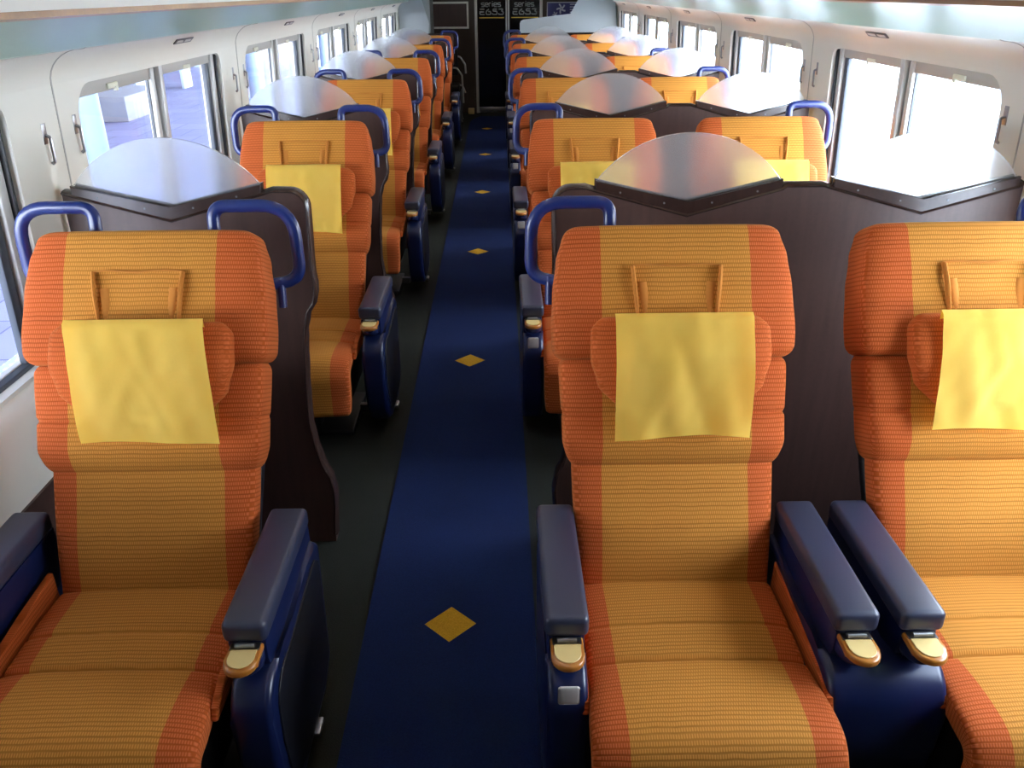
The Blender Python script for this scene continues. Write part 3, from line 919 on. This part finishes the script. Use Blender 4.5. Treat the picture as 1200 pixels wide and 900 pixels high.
# ------------------------------------------------------------------ outside
def pave(name, c1, c2, line, sz, mortar=.02, ln=.02):
    m, nt, b = mat(name)
    tc = N(nt, 'ShaderNodeTexCoord').outputs['Object']
    br = N(nt, 'ShaderNodeTexBrick'); nt.links.new(tc, br.inputs[0])
    br.inputs['Color1'].default_value = c1; br.inputs['Color2'].default_value = c2; br.inputs['Mortar'].default_value = line
    br.inputs['Scale'].default_value = 1; br.inputs['Brick Width'].default_value = sz; br.inputs['Row Height'].default_value = sz; br.inputs['Mortar Size'].default_value = ln
    nt.links.new(br.outputs[0], b.inputs['Base Color']); b.inputs['Roughness'].default_value = .6
    return m
M['pave'] = pave('purple_grey_paving', srgb(118, 118, 152), srgb(130, 130, 164), srgb(88, 88, 116), .6, ln=.008)
M['pave2'] = pave('white_concrete_paving', srgb(225, 228, 230), srgb(216, 220, 222), srgb(190, 195, 198), 1.2, ln=.01)
m, nt, b = mat('tactile_tiles')
tc = N(nt, 'ShaderNodeTexCoord').outputs['Object']; sp = N(nt, 'ShaderNodeSeparateXYZ'); nt.links.new(tc, sp.inputs[0])
fx = math_n(nt, 'SUBTRACT', math_n(nt, 'FRACT', math_n(nt, 'DIVIDE', sp.outputs[0], .06)), .5); fy = math_n(nt, 'SUBTRACT', math_n(nt, 'FRACT', math_n(nt, 'DIVIDE', sp.outputs[1], .06)), .5)
dd = math_n(nt, 'SQRT', math_n(nt, 'ADD', math_n(nt, 'MULTIPLY', fx, fx), math_n(nt, 'MULTIPLY', fy, fy)))
dot = math_n(nt, 'LESS_THAN', dd, .26)
nt.links.new(mixc(nt, dot, srgb(150, 160, 180), srgb(226, 232, 240)), b.inputs['Base Color']); M['tact'] = m
M['conc'] = plain('pale_concrete', srgb(128, 128, 138), .8, var=.08, scale=3)
M['column'] = plain('column_paint', srgb(140, 158, 182), .5, var=.04)
M['paleblue'] = plain('pale_painted_metal', srgb(196, 210, 226), .5, var=.04)
M['green'] = plain('pale_green_metal', srgb(140, 178, 172), .5, var=.05)
M['bldg'] = plain('grey_facade', srgb(150, 168, 190), .7, var=.05, scale=.5)
bm = bmesh.new(); box(bm, -16, -1.62, -6, 40, -.3, -.08); o = obj('platform', bm, M['pave'], smooth=False); struct(o)
bm = bmesh.new(); box(bm, -2.72, -2.36, -6, 40, -.08, -.068); o = obj('tactile_strip', bm, M['tact'], smooth=False); tag(o, 'pale dotted tactile strip on the platform outside the near left window', 'tactile paving')
bm = bmesh.new(); box(bm, -10.4, -1.8, -6, 40, 3.5, 3.65); o = obj('canopy', bm, M['conc'], smooth=False); struct(o)  # platform roof out of view, widened to dim the daylight on the left
bm = bmesh.new(); box(bm, -16, 30, -10, 45, -1.4, -1.3); o = obj('ground', bm, M['pave2'], smooth=False); struct(o)
for i, y in enumerate((9.0, 15.5, 22)):
    bm = bmesh.new(); tube(bm, [(0, 0, 0), (0, 0, 3.58)], .14, 16); box(bm, -.25, .25, -.25, .25, 0, .12, .02)
    o = obj('canopy_column', bm, M['column'], loc=(-4.3, y, -.08)); tag(o, 'pale round canopy column on the left platform, %s from the camera' % ORD[i], 'column', 'platform canopy columns')
bm = bmesh.new(); box(bm, -1.0, .72, -.8, .9, 0, .38, .02); tag(obj('concrete_plinth', bm, M['conc'], loc=(-6.5, 14.2, -.08)), 'low grey concrete plinth on the platform outside the left window', 'plinth')
c = thing('platform_bench', 'pale green and white metal bench on the platform outside the left window', 'bench', (-6.6, 18.5, -.08))
bm = bmesh.new(); box(bm, -1.1, 1.1, -.3, .3, .42, .50, .01); obj('seat', bm, M['paleblue'], c)
bm = bmesh.new(); box(bm, -1.1, 1.1, .22, .30, .55, .95, .01); obj('backrest', bm, M['green'], c)
for x in (-1, 0, 1):
    bm = bmesh.new(); box(bm, x-.03, x+.03, -.25, .25, 0, .42, .005); obj('leg', bm, M['paleblue'], c)
b_ = thing('station_building', 'pale grey station building beyond the left platform', 'building', (-12, 16, -.08))
bm = bmesh.new(); box(bm, -1.5, 1.5, -16, 20, 0, 4.2); obj('wall', bm, M['bldg'], b_, smooth=False)
bm = bmesh.new(); box(bm, -1.8, 1.8, -10.3, 20.3, 4.2, 4.45, .03); obj('roof', bm, M['conc'], b_)
for i in range(5):
    bm = bmesh.new(); box(bm, 1.5, 1.53, -7+i*5, -4+i*5, .9, 2.6, .005); obj('window', bm, M['rubber2'], b_)
# right side
bm = bmesh.new(); box(bm, 3.4, 22, -6, 40, -1.3, -.1); o = obj('far_platform', bm, M['pave2'], smooth=False); struct(o)
rl = thing('platform_railing', 'white picket railing on the far platform outside the right window', 'railing', (5.9, 8, -.1))
bm = bmesh.new(); tube(bm, [(0, 0, 1.1), (0, 9, 1.1)], .03, 8); tube(bm, [(0, 0, .12), (0, 9, .12)], .02, 8); obj('rail', bm, M['paleblue'], rl)
for i in range(61):
    bm = bmesh.new(); tube(bm, [(0, i*.15, .1), (0, i*.15, 1.1)], .03 if i % 15 == 0 else .014, 6); obj('picket', bm, M['paleblue'], rl)
bm = bmesh.new(); tube(bm, [(0, 0, 0), (0, 0, 4.5)], .09, 12); tag(obj('platform_post', bm, M['paleblue'], loc=(6.4, 10.9, -.1)), 'pale post standing behind the railing outside the right window', 'post')

# ------------------------------------------------------------------ daylight
w = bpy.data.worlds.new('World'); sc.world = w; w.use_nodes = True
nt = w.node_tree; bg = nt.nodes['Background']
tc = N(nt, 'ShaderNodeTexCoord').outputs['Generated']; sp = N(nt, 'ShaderNodeSeparateXYZ'); nt.links.new(tc, sp.inputs[0])
mr = N(nt, 'ShaderNodeMapRange'); nt.links.new(sp.outputs[2], mr.inputs[0]); mr.inputs[1].default_value = -.1; mr.inputs[2].default_value = .6
nt.links.new(mixc(nt, mr.outputs[0], (1, .985, .96, 1), (.82, .9, 1, 1)), bg.inputs[0])
bg.inputs[1].default_value = 22.0
for s in (-1, 1):
    for k in WK:
        L = bpy.data.lights.new('window_portal', 'AREA'); L.shape = 'RECTANGLE'; L.size = 1.34; L.size_y = .70; L.cycles.is_portal = True
        o = bpy.data.objects.new('window_portal', L); C.objects.link(o)
        o.location = (XC+s*1.54, 3.295+PITCH*k, 1.16)
        # area lights shine along local -Z: point it into the car
        o.matrix_world = Matrix.Translation(o.location) @ Matrix((Vector((0, s, 0)), Vector((0, 0, 1)), Vector((s, 0, 0)))).transposed().to_4x4()

# ------------------------------------------------------------------ camera
cam = bpy.data.cameras.new('camera'); co = bpy.data.objects.new('camera', cam); C.objects.link(co)
cam.sensor_width = 36; cam.lens = 960*36/1200; cam.clip_start = .02; cam.clip_end = 200
d = Vector(((583-600)/960, -(-13-450)/960, -1)).normalized()
h = Vector((math.cos(math.radians(.43)), math.sin(math.radians(.43)), 0))
n = h.cross(d).normalized()
if n.y < 0: n = -n
x = d.cross(n)
R = Matrix((x, d, n))
co.matrix_world = Matrix.Translation((0, 0, 1.757)) @ R.to_4x4()
sc.camera = co
sc.view_settings.view_transform = 'Standard'; sc.view_settings.look = 'None'; sc.view_settings.gamma = 1
sc.view_settings.use_curve_mapping = False
sc.view_settings.exposure = 0.3
sc.cycles.use_denoising = True
sc.cycles.max_bounces = 12; sc.cycles.transparent_max_bounces = 16; sc.cycles.diffuse_bounces = 5
sc.cycles.sample_clamp_indirect = 8
